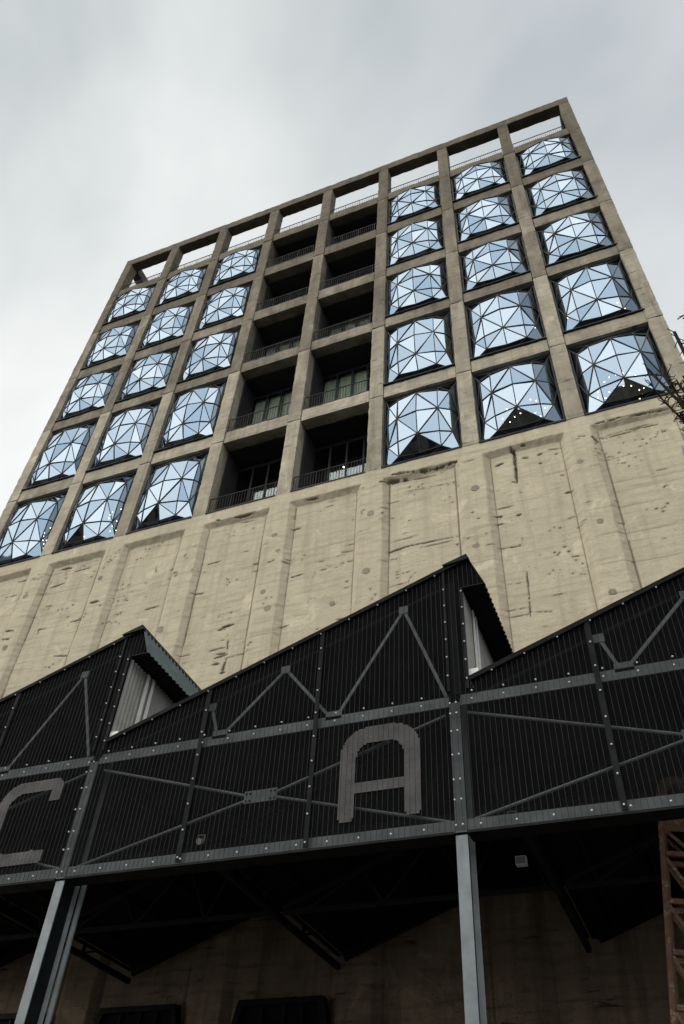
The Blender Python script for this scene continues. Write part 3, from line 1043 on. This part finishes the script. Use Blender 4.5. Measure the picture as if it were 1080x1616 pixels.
def bolt(x, z, y=YF - 0.045, r=0.0145):
    b = len(bolts.v)
    n = 6
    for yy, rr in ((y, r), (y - 0.014, r), (y - 0.02, r * 0.5)):
        for k in range(n):
            a = 2 * math.pi * k / n
            bolts.v.append((x + rr * math.cos(a), yy, z + rr * math.sin(a)))
    for i in range(2):
        for k in range(n):
            k2 = (k + 1) % n
            bolts.f.append((b + i * n + k, b + i * n + k2, b + (i + 1) * n + k2, b + (i + 1) * n + k))
    bolts.f.append(tuple(b + 2 * n + k for k in range(n)))


for k in range(3):
    x0, x1 = VX[k], VX[k + 1]
    # screen panels between battens
    bx = [POSTX[k], POSTX[k] + 2.04, POSTX[k] + 4.03, POSTX[k + 1]]
    edges = [x0, bx[1], bx[2], x1 + 0.34]
    for i in range(3):
        a, b = edges[i], edges[i + 1]
        # mesh sheet: below the middle chord it runs post to post, above it follows the roof
        if i < 2:
            lo_a = POSTX[k] if i == 0 else a
            poly = [(lo_a, ZR0), (b, ZR0), (b, roof_z(k, b) - 0.02), (a, roof_z(k, a) - 0.02), (lo_a, ZV - 0.03)]
        else:
            poly = [(a, ZR0), (POSTX[k + 1], ZR0), (POSTX[k + 1], ZV - 0.03), (x1, ZV - 0.03), (x1, 10.065),
                    (x1 + 0.34, 10.075), (x1 + 0.11, ZP - 0.03), (a, roof_z(k, a) - 0.02)]
            if k == 2:
                pass
        mb = MB()
        mb.v = [(x, YF, z) for x, z in poly]
        mb.f = [tuple(range(len(poly)))]
        pan = part('mesh_panel', mb, 'mesh', shed)
        wires = MB()
        nx = int((poly[1][0] - poly[0][0]) / wire_step)
        xx = math.ceil(poly[0][0] / wire_step) * wire_step
        xmax = max(q[0] for q in poly)
        while xx < (POSTX[k + 1] if i == 2 else b) - 0.01:
            top = roof_z(k, max(xx, VX[k])) - 0.04
            wires.bar((xx, YF - 0.012, ZR0 + 0.01), (xx, YF - 0.012, top), 0.0055, 0.0055)
            xx += wire_step
        while i == 2 and xx < xmax - 0.02:
            lo = ZV if xx < x1 else 10.08
            if xx < x1 + 0.11:
                hi = roof_z(k, xx) - 0.04
            else:
                hi = ZP - 0.03 - (xx - x1 - 0.11) * 2.7
            if hi > lo:
                wires.bar((xx, YF - 0.012, lo), (xx, YF - 0.012, hi), 0.0055, 0.0055)
            xx += wire_step
        part('mesh_wire', wires, 'wire', pan, kind='stuff')
    # battens in front of the mesh
    for x in (bx[1], bx[2]):
        zt = roof_z(k, x) - 0.06
        part('batten', MB().box(x - 0.035, x + 0.035, YF - 0.036, YF - 0.018, ZR0 + 0.01, zt), 'batten', shed)
        z = ZR0 + 0.07
        while z < zt - 0.1:
            bolt(x, z)
            z += 0.40
    # edge strips on either side of the tall end of the tooth
    xp = POSTX[k + 1]
    part('batten', MB().box(xp - 0.075, xp - 0.035, YF - 0.036, YF - 0.018, ZM + 0.14, roof_z(k, xp) - 0.06), 'batten', shed)
    part('batten', MB().box(x1 - 0.045, x1 - 0.005, YF - 0.036, YF - 0.018, ZM + 0.14, 10.06), 'batten', shed)
    z = ZM + 0.3
    while z < 10.0:
        bolt(x1 - 0.025, z)
        bolt(xp - 0.055, z + 0.1)
        z += 0.33
    # bolts on the rails and along the roof edge
    n = 13
    for i in range(n):
        x = POSTX[k] + 0.28 + (POSTX[k + 1] - POSTX[k] - 0.3) * i / n
        bolt(x, ZR0 + 0.045)
        bolt(x, ZM - 0.045, r=0.014)
        bolt(x + 0.01, ZM + 0.085, r=0.014)
    n = 12
    for i in range(n):
        x = x0 + 0.35 + (x1 - x0 - 0.3) * i / n
        bolt(x, roof_z(k, x) - 0.10, r=0.012)
    # frame behind the mesh
    yb = YF + 0.03
    part('bottom_rail', MB().box(POSTX[k] + 0.085, POSTX[k + 1] - 0.085, yb, yb + 0.012, ZR0, ZR1)
         .box(POSTX[k] + 0.085, POSTX[k + 1] - 0.085, yb + 0.0125, yb + 0.12, ZR0, ZR0 + 0.012), 'shedsteel', shed)
    part('bottom_rail', MB().box(POSTX[k] + 0.085, POSTX[k + 1] - 0.085, YF - 0.016, yb + 0.25, ZR0 - 0.035, ZR0 - 0.002), 'darksteel', shed)
    part('middle_chord', MB().box(POSTX[k] + 0.085, POSTX[k + 1] - 0.085, yb, yb + 0.02, ZM - 0.075, ZM + 0.035), 'shedsteel', shed)
    part('middle_chord', MB().box(POSTX[k] + 0.085, POSTX[k + 1] - 0.085, yb + 0.03, yb + 0.06, ZM + 0.04, ZM + 0.11), 'shedsteel', shed)
    # rafter (sloping upper chord)
    ra = (x0 + 0.05, yb + 0.06, roof_z(k, x0) - 0.33 + 0.05)
    rb_ = (x1 - 0.3, yb + 0.06, roof_z(k, x1 - 0.3) - 0.33)
    part('rafter', MB().bar(ra, rb_, 0.05, 0.05), 'batten', shed)
    # upper warren bracing
    tops = [x0 + 1.90, x0 + 3.20, x0 + 5.25]
    bots = [x0 + 2.15, x0 + 4.12, x0 + 5.90]
    T = lambda x: (x, yb + 0.05, roof_z(k, x) - 0.36)
    B = lambda x: (x, yb + 0.05, ZM + 0.13)
    for a, b in ((T(tops[0]), B(bots[0] - 0.06)), (B(bots[0] + 0.06), T(tops[1])), (T(tops[1]), B(bots[1] - 0.08)),
                 (B(bots[1] + 0.06), T(tops[2])), (T(tops[2]), B(bots[2]))):
        part('diagonal_brace', MB().bar(a, b, 0.02, 0.05), 'shedsteel', shed)
    for x in bots[:2]:
        part('gusset_plate', MB().box(x - 0.13, x + 0.13, yb + 0.03, yb + 0.042, ZM + 0.035, ZM + 0.20), 'shedsteel', shed)
    for x in tops:
        part('gusset_plate', MB().box(x - 0.08, x + 0.08, yb + 0.03, yb + 0.042, roof_z(k, x) - 0.44, roof_z(k, x) - 0.30), 'shedsteel', shed)
    # cross rods and the middle plate
    xc, zc = POSTX[k] + 3.17, 7.02
    gp = part('gusset_plate', MB().box(xc - 0.27, xc + 0.27, yb + 0.07, yb + 0.085, zc - 0.095, zc + 0.095), 'postst', shed)
    pb = MB()
    for dx in (-0.23, -0.17, 0.17, 0.23):
        for dz in (-0.06, 0.05):
            pb.box(xc + dx - 0.012, xc + dx + 0.012, yb + 0.058, yb + 0.07, zc + dz - 0.012, zc + dz + 0.012)
    part('plate_bolts', pb, 'darksteel', gp)
    for sx, sz in ((-1, 1), (-1, -1), (1, 1), (1, -1)):
        xe = POSTX[k] + 0.16 if sx < 0 else POSTX[k + 1] - 0.16
        ze = ZM - 0.15 if sz > 0 else ZR1 + 0.03
        part('tie_rod', MB().tube([(xc + sx * 0.25, yb + 0.10, zc + sz * 0.04), (xe, yb + 0.10, ze)], 0.024, 8), 'shedsteel', shed)

# posts: H sections
for i, x in enumerate(POSTX):
    zt = ZM + 0.10
    mb = MB()
    for z0, z1 in ((0, ZR0 - 0.04), (ZR0 - 0.002, ZM - 0.02)):
        mb.box(x - 0.078, x + 0.078, YF + 0.028, YF + 0.045, z0, z1)
    po = part('post', mb, 'postst', shed)
    part('post_web', MB().box(x - 0.006, x + 0.006, YF + 0.0455, YF + 0.38, 0, ZV - 0.1), 'darksteel', po)
    part('post_flange', MB().box(x - 0.078, x + 0.078, YF + 0.3805, YF + 0.40, 0, ZV - 0.1), 'shedsteel', po)
    part('post_extension', MB().box(x - 0.03, x + 0.10, YF + 0.03, YF + 0.10, ZM + 0.12, 10.25 if i else ZV), 'batten', po)
    for z in (6.16, 6.5, 6.78, 7.14, 7.5, 7.78, 7.95):
        bolt(x - 0.045, z)
        bolt(x + 0.045, z)
part('downpipe', MB().tube([(POSTX[1] + 0.11, YF + 0.46, 0), (POSTX[1] + 0.11, YF + 0.46, ZR0 + 0.3)], 0.042, 10), 'postst', shed)
part('bolts', bolts, 'boltm', shed, kind='stuff', recalc=False)

# roof (one more tooth beyond each side of the picture)
for k in (-1, 0, 1, 2, 3):
    x0 = VX[k] if 0 <= k else VX[0] - 6.28
    x1 = x0 + 6.28 if k in (-1, 3) else VX[k + 1]
    d = Vector((1, 0, SLOPE)).normalized()
    a = Vector((x0, 0, ZV))
    b = Vector((x1 + 0.10, 0, ZP))
    up = Vector((-d.z, 0, d.x))
    y0, y1 = YF - 0.05, 0.30
    poly = [a, b, b - up * 0.075, a - up * 0.075]
    part('roof_slope', MB().prism([(p.x, y0, p.z) for p in poly], (0, y1 - y0, 0)), 'roofm', shed)
    # ridge cap
    rc = [b + d * 0.02 + up * 0.012, b - d * 0.42 + up * 0.03, b - d * 0.42 + up * 0.004, b + d * 0.02 - up * 0.10]
    part('ridge_cap', MB().prism([(p.x, y0 - 0.03, p.z) for p in rc], (0, y1 - y0, 0)), 'darksteel', shed)
    # purlins under the slope
    for t in (0.08, 0.26, 0.44, 0.62, 0.80, 0.95):
        p = a.lerp(b, t) - up * 0.145
        part('purlin', MB().box(p.x - 0.03, p.x + 0.03, YF + 0.25, -0.35, p.z - 0.06, p.z + 0.06), 'darksteel', shed)
    # corrugated eaves fascia: falls outward from the ridge
    rows = [[], []]
    n = int((y1 - y0) / 0.033)
    for i in range(n + 1):
        y = y0 + (y1 - y0) * i / n
        w = 0.018 * math.sin(2 * math.pi * y / 0.132)
        rows[0].append((x1 + 0.115 + w, y, ZP - 0.015))
        rows[1].append((x1 + 0.355 + w, y, 10.075))
    mb = MB().sheet(rows)
    part('fascia_sheet', mb, 'teal' if k == 0 else 'darksteel', shed, recalc=False)
    part('soffit', MB().box(x1 + 0.01, x1 + 0.335, y0 + 0.03, y1, 10.06, 10.075), 'darksteel', shed)
    # corrugated upstand facing the next valley
    rows = [[], []]
    n = int((y1 - y0 - 0.25) / 0.0125)
    for i in range(n + 1):
        y = y0 + 0.10 + (y1 - y0 - 0.25) * i / n
        w = 0.014 * max(-0.6, min(0.6, math.sin(2 * math.pi * y / 0.10))) / 0.6
        rows[0].append((x1 - 0.03 + w, y, ZV + 0.06))
        rows[1].append((x1 - 0.03 + w, y, 10.058))
    up_o = part('upstand_sheet', MB().sheet(rows), 'galv', shed, recalc=False)
    for yy in (YF + 0.62, YF + 0.80):
        part('flashing_strip', MB().box(x1 - 0.008, x1 + 0.012, yy - 0.04, yy + 0.04, ZV + 0.07, 10.05), 'white', up_o)
    part('valley_flashing', MB().box(x1 - 0.01, x1 + 0.14, YF + 0.02, YF + 0.9, ZV + 0.03, ZV + 0.16), 'white', shed)
    part('valley_gutter', MB().box(x1 - 0.10, x1 + 0.0, YF + 0.3, y1, ZV - 0.05, ZV + 0.02), 'darksteel', shed)
    # dark sheet standing in for the shaded tower wall above the tie beam
    px = lambda x: roof_z(k, x) - 0.08
    xg = x0 + (9.45 - ZV) / SLOPE
    part('gable_shade_fill', MB().prism([(xg, -0.30, 9.45), (x1 - 0.05, -0.30, 9.45), (x1 - 0.05, -0.30, px(x1 - 0.05))], (0, 0.06, 0)), 'darksteel', shed)
    part('tie_beam', MB().box(xg - 0.3, x1 - 0.05, -0.42, -0.31, 9.38, 9.50), 'darksteel', shed)
    # deep edge beam along the wall under the slope
    e0, e1 = a + Vector((0.1, 0, -0.22)), a + d * (6.1) + Vector((0, 0, -0.22))
    part('edge_beam', MB().bar((e0.x, -0.40, e0.z), (e1.x, -0.40, e1.z), 0.10, 0.26), 'darksteel', shed)
    # inner trusses
    for yy in (-7.5, -3.9):
        tr = part('inner_truss', MB().box(x0, x1 - 0.1, yy, yy + 0.05, ZM - 0.05, ZM + 0.05), 'truss', shed)
        part('rafter', MB().bar((x0, yy, ZV - 0.25), (x1 - 0.1, yy, roof_z(k, x1 - 0.1) - 0.30), 0.05, 0.07), 'truss', tr)
        pts = [(x0 + 0.6, 0), (x0 + 1.9, 1), (x0 + 2.4, 0), (x0 + 3.6, 1), (x0 + 4.3, 0), (x0 + 5.3, 1), (x0 + 5.9, 0)]
        for (xa, ta), (xb, tb2) in zip(pts, pts[1:]):
            za = roof_z(k, xa) - 0.3 if ta else ZM
            zb2 = roof_z(k, xb) - 0.3 if tb2 else ZM
            part('diagonal_brace', MB().bar((xa, yy, za), (xb, yy, zb2), 0.02, 0.05), 'truss', tr)
# valley girders running back to the wall
for k in range(0, 4):
    x = VX[k] - 0.18
    gi = part('valley_girder', MB().box(x - 0.06, x + 0.06, YF + 0.42, -0.05, ZV - 0.42, ZV - 0.30), 'darksteel', shed)
    part('top_chord', MB().box(x - 0.05, x + 0.05, YF + 0.42, -0.05, ZV - 0.11, ZV - 0.055), 'darksteel', gi)
    yy = YF + 0.8
    j = 0
    while yy < -0.9:
        part('girder_post', MB().bar((x, yy, ZV - 0.3), (x, yy, ZV - 0.11), 0.05, 0.08, (1, 0, 0)), 'darksteel', gi)
        part('girder_brace', MB().bar((x, yy, ZV - 0.3), (x, yy + 0.5, ZV - 0.11), 0.03, 0.05, (1, 0, 0)), 'darksteel', gi)
        yy += 1.6
        j += 1


# letters built from short slats slid between the wires
def letter(cells_fn, x0, x1, z0, z1, label):
    mb = MB()
    xx = math.floor(x0 / wire_step) * wire_step
    th = 0.022
    while xx < x1:
        a0, b0 = xx + 0.004, xx + wire_step - 0.003
        for q in range(3):
            a, b = a0 + (b0 - a0) * q / 3, a0 + (b0 - a0) * (q + 1) / 3 - 0.0004
            z = z0
            while z < z1:
                if cells_fn((a + b) / 2, z + th / 2):
                    j = random.uniform(-0.001, 0.001)
                    mb.box(a, b, YF - 0.014 + j, YF - 0.005 + j, z + 0.0012, z + th - 0.0012)
                z += th
        xx += wire_step
    part('letter', mb, 'letter', shed, label=label)


k9 = 0.9427
SX = lambda x: 29.249 + (x - 29.249) * k9
SZ = lambda z: 1.598 + (z - 1.598) * k9


def letter_a(x, z):
    xa, xb = SX(24.752), SX(26.040)
    zt, zb, w, rad = SZ(8.175), SZ(6.69), 0.25, 0.42
    if not (xa <= x <= xb and zb <= z <= zt):
        return False

    def inside(x, z, ins):
        l, r_, t = xa + ins, xb - ins, zt - ins
        if x < l or x > r_ or z > t:
            return False
        rr = max(0.05, rad - ins * 0.75)
        if z > t - rr:
            dx = (l + rr - x) if x < l + rr else (x - (r_ - rr)) if x > r_ - rr else 0
            if dx > 0 and math.hypot(dx, z - (t - rr)) > rr:
                return False
        return True
    if z < zb + 0.045 and (abs(x - xa - w / 2) > w * 0.36 and abs(x - xb + w / 2) > w * 0.36):
        return False
    if inside(x, z, 0) and not inside(x, z, w):
        return True
    return SZ(7.10) <= z <= SZ(7.285) and xa < x < xb


def letter_c(x, z):
    xa, xb = SX(18.20), SX(19.52)
    zt, zb, w, rad = SZ(8.16), SZ(6.66), 0.205, 0.42
    if not (xa <= x <= xb and zb <= z <= zt):
        return False

    def inside(x, z, ins, rr):
        l, r_, t, b = xa + ins, xb - ins, zt - ins, zb + ins
        if x < l or x > r_ or z > t or z < b:
            return False
        for cx, sx in ((l + rr, -1), (r_ - rr, 1)):
            for cz, sz in ((t - rr, 1), (b + rr, -1)):
                if sx > 0 and sz < 0:
                    q = 0.08
                    cx2, cz2 = r_ - q, b + q
                    if (x - cx2) > 0 and (cz2 - z) > 0 and math.hypot(x - cx2, z - cz2) > q:
                        return False
                    continue
                if (x - cx) * sx > 0 and (z - cz) * sz > 0 and math.hypot(x - cx, z - cz) > rr:
                    return False
        return True
    if not inside(x, z, 0, rad if x < (xa + xb) / 2 else 0.2):
        return False
    if inside(x, z, w, rad - w * 0.75 if x < (xa + xb) / 2 else 0.06):
        return False
    if x > xb - w and zb + w < z < zt - 0.40:
        return False
    return True


letter(letter_a, SX(24.74), SX(26.05), SZ(6.69), SZ(8.18), 'big grey slatted letter A on the mesh screen')
letter(letter_c, SX(18.15), SX(19.53), SZ(6.66), SZ(8.17), 'big grey slatted letter C on the mesh screen')

# flood light and small spot lamps under the roof
fl = thing('flood_light', (26.5, -6.0, 7.75), 'pale boxy flood light hung under the shed roof beside the right grey post', 'light')
part('housing', MB().box(26.43, 26.63, -6.0, -5.88, 7.68, 7.84), 'white', fl)
part('lens', MB().box(26.45, 26.61, -6.02, -6.001, 7.70, 7.82), 'galv', fl)
part('bracket', MB().bar((26.52, -5.93, 7.84), (26.60, -5.93, 8.05), 0.03, 0.05).bar((26.60, -5.93, 8.05), (26.78, -5.93, 8.05), 0.03, 0.05), 'darksteel', fl)
SPOTS = [((27.05, -9.2, 7.05), 'small pale spot lamp behind the mesh right of the tall grey post'),
         ((26.44, -10.6, 6.33), 'small pale spot lamp behind the mesh just left of the right post'),
         ((22.25, -10.1, 6.85), 'small pale spot lamp behind the mesh below the cross rods'),
         ((20.30, -10.6, 6.35), 'small pale spot lamp behind the mesh beside the left post')]
for (x, y, z), lab in SPOTS:
    so = thing('spot_lamp', (x, y, z), lab, 'light', 'spot lamps behind the mesh screen')
    part('lamp_can', MB().tube([(x, y - 0.06, z), (x, y + 0.06, z + 0.05)], [0.05, 0.035], 10), 'white', so)
    part('yoke', MB().bar((x - 0.06, y, z), (x - 0.06, y, z + 0.12), 0.012, 0.02).bar((x + 0.06, y, z), (x + 0.06, y, z + 0.12), 0.012, 0.02)
         .bar((x - 0.066, y, z + 0.125), (x + 0.066, y, z + 0.125), 0.02, 0.012), 'galv', so)

# ------------------------------------------------------------------ rusty lattice leg at the right edge
YR = -8.0
leg = thing('lattice_leg', (28.3, YR, 0), 'rusty leaning lattice steel leg at the right edge under the shed', 'steel frame')
A0, A1 = Vector((28.68, YR, 4.6)), Vector((29.115, YR, 7.33))
ax = (A1 - A0).normalized()
base = A0 - ax * (A0.z / ax.z)
perp = Vector((ax.z, 0, -ax.x))
Wd = 0.46
for off in (0.0, Wd):
    for yo in (0.0, 0.4):
        p = base + perp * off + Vector((0, yo, 0))
        q = A1 + perp * off + Vector((0, yo, 0)) + ax * 0.05
        part('leg_tube', MB().tube([p, p.lerp(q, 0.5), q], 0.045, 10), 'rust', leg)
hgt = (A1 - base).length
for yo in (0.0, 0.4):
    t, s = hgt - 0.52, 0
    while t > 0.3:
        p = base + ax * t + Vector((0, yo, 0))
        part('rung', MB().bar(p + perp * 0.045, p + perp * (Wd - 0.045), 0.06, 0.07), 'rust', leg)
        p2 = base + ax * (t - 0.06) + Vector((0, yo, 0)) + perp * 0.04
        q2 = base + ax * (t - 0.62) + Vector((0, yo, 0)) + perp * (Wd - 0.04)
        if t > 0.9:
            part('lattice_bar', MB().bar(p2, q2, 0.02, 0.05), 'rust', leg)
        t -= 0.68
    p = base + ax * (hgt - 0.06) + Vector((0, yo + 0.002, 0))
    part('lattice_bar', MB().bar(base + ax * (hgt - 0.05) + Vector((0, yo, 0)) + perp * 0.04 - ax * 0.1,
                                 base + ax * (hgt - 0.5) + Vector((0, yo, 0)) + perp * (Wd - 0.04), 0.02, 0.05), 'rust', leg)
# head plate with its arched top
pl = [A1 + perp * (-0.05) - ax * 0.05, A1 + perp * (-0.05) + ax * 0.42]
arc = []
for i in range(9):
    a = math.pi - math.pi * i / 8
    arc.append(A1 + perp * (Wd / 2 + (Wd / 2 + 0.05) * math.cos(a)) + ax * (0.42 + 0.30 * math.sin(a)))
arc_in = []
for i in range(9):
    a = math.pi - math.pi * i / 8
    arc_in.append(A1 + perp * (Wd / 2 + (Wd / 2 - 0.09) * math.cos(a)) + ax * (0.42 + 0.17 * math.sin(a)))
mb = MB()
for i in range(8):
    mb.prism([arc[i], arc[i + 1], arc_in[i + 1], arc_in[i]], (0, 0.12, 0))
mb.prism([A1 + perp * -0.05, arc[0], arc_in[0], A1 + perp * 0.09], (0, 0.12, 0))
mb.prism([A1 + perp * (Wd - 0.09), arc_in[8], arc[8], A1 + perp * (Wd + 0.05)], (0, 0.12, 0))
part('arched_head', mb, 'rust', leg)
part('head_plate', MB().prism([A1 + perp * 0.0 - ax * 0.18, A1 + perp * Wd - ax * 0.18, A1 + perp * Wd + ax * 0.12, A1 + ax * 0.12], (0, -0.014, 0)), 'rust', leg)

# ------------------------------------------------------------------ bare tree and lamp box at the right edge
YT = -14.0
tree = thing('bare_tree', (31.6, YT, 0), 'thin dark bare tree with many short twigs at the upper right edge', 'tree')
part('trunk', MB().tube([(31.9, YT, 0), (31.75, YT, 3), (31.5, YT, 6), (31.15, YT, 8.3)], [0.10, 0.085, 0.07, 0.05], 10), 'bark', tree)
twigs = MB()
rt = random.Random(5)


def stem(pts, r0, r1, spur=True, dens=0.05):
    pts = [Vector(p) for p in pts]
    n = len(pts)
    part('branch', MB().tube(pts, [r0 + (r1 - r0) * i / (n - 1) for i in range(n)], 8), 'bark', tree)
    if not spur:
        return
    for a, b in zip(pts, pts[1:]):
        m_ = int((b - a).length / dens)
        for i in range(m_):
            p = a.lerp(b, (i + rt.random()) / max(1, m_))
            ang = rt.uniform(0, 2 * math.pi)
            ln = rt.uniform(0.04, 0.14)
            d = Vector((math.cos(ang), 0.8 * math.sin(ang), rt.uniform(-0.3, 0.6))).normalized()
            q = p + d * ln
            twigs.tube([p, q], [0.008, 0.005], 5)
            if rt.random() < 0.55:
                e2 = Vector((rt.uniform(-1, 1), rt.uniform(-1, 1), rt.uniform(-0.4, 1))).normalized()
                twigs.tube([q, q + e2 * rt.uniform(0.02, 0.05)], [0.006, 0.004], 5)


stem([(31.15, YT, 8.3), (30.86, YT, 9.4), (30.83, YT, 10.2), (30.81, YT, 11.25)], 0.034, 0.022)
stem([(31.12, YT, 8.35), (30.66, YT, 9.4), (30.50, YT, 9.95), (30.33, YT, 10.62)], 0.028, 0.016)
stem([(31.1, YT, 8.5), (30.80, YT - .1, 9.2), (30.70, YT - .15, 9.6), (30.66, YT - .15, 10.1)], 0.022, 0.012, dens=0.05)
stem([(31.1, YT, 8.4), (30.92, YT - .15, 9.6), (30.98, YT - .2, 10.4), (31.0, YT - .2, 11.4)], 0.03, 0.015)
stem([(30.95, YT, 8.8), (30.62, YT, 9.5), (30.54, YT, 10.0), (30.52, YT, 10.4)], 0.02, 0.010, dens=0.035)
stem([(31.0, YT, 8.8), (30.72, YT, 9.5), (30.64, YT, 9.9), (30.60, YT, 10.25)], 0.02, 0.010, dens=0.03)
stem([(30.9, YT, 9.0), (30.50, YT, 9.45), (30.36, YT, 9.95), (30.30, YT, 10.3)], 0.018, 0.010, dens=0.03)
stem([(30.80, YT, 9.0), (30.60, YT - .1, 9.15), (30.46, YT - .1, 9.38)], 0.018, 0.010, dens=0.03)
stem([(30.82, YT, 8.9), (30.66, YT + .1, 9.3), (30.52, YT + .15, 9.75)], 0.016, 0.010, dens=0.03)
for _ in range(320):
    p = Vector((30.50 + abs(rt.gauss(0, 0.15)), YT + rt.gauss(0, 0.12), 9.30 + rt.gauss(0, 0.20)))
    d = Vector((rt.uniform(-1, 1), rt.uniform(-1, 1), rt.uniform(-0.6, 1))).normalized()
    twigs.tube([p, p + d * rt.uniform(0.04, 0.12)], [0.010, 0.005], 5)
part('twigs', twigs, 'bark', tree, kind='stuff')

lampp = thing('lamp_post', (30.75, -14.4, 0), 'pale blue-grey metal lamp box on a pole at the right edge below the bare tree', 'lamp')
part('pole', MB().tube([(30.95, -14.4, 0), (30.95, -14.4, 9.2)], 0.05, 12), 'postst', lampp)
bx0, bz0 = 30.36, 8.19
bo = MB().prism([(bx0 + 0.03, -14.5, bz0 - 0.12), (bx0 + 0.62, -14.5, bz0 - 0.16), (bx0 + 0.62, -14.5, bz0 + 0.36), (bx0 - 0.06, -14.5, bz0 + 0.34)], (0, 0.16, 0))
part('lamp_box', bo, 'lampbox', lampp)
part('bracket', MB().tube([(bx0 + 0.0, -14.53, bz0 + 0.12), (bx0 + 0.03, -14.56, bz0 - 0.02), (bx0 + 0.14, -14.56, bz0 - 0.14), (bx0 + 0.4, -14.53, bz0 - 0.2)], 0.014, 6), 'darksteel', lampp)
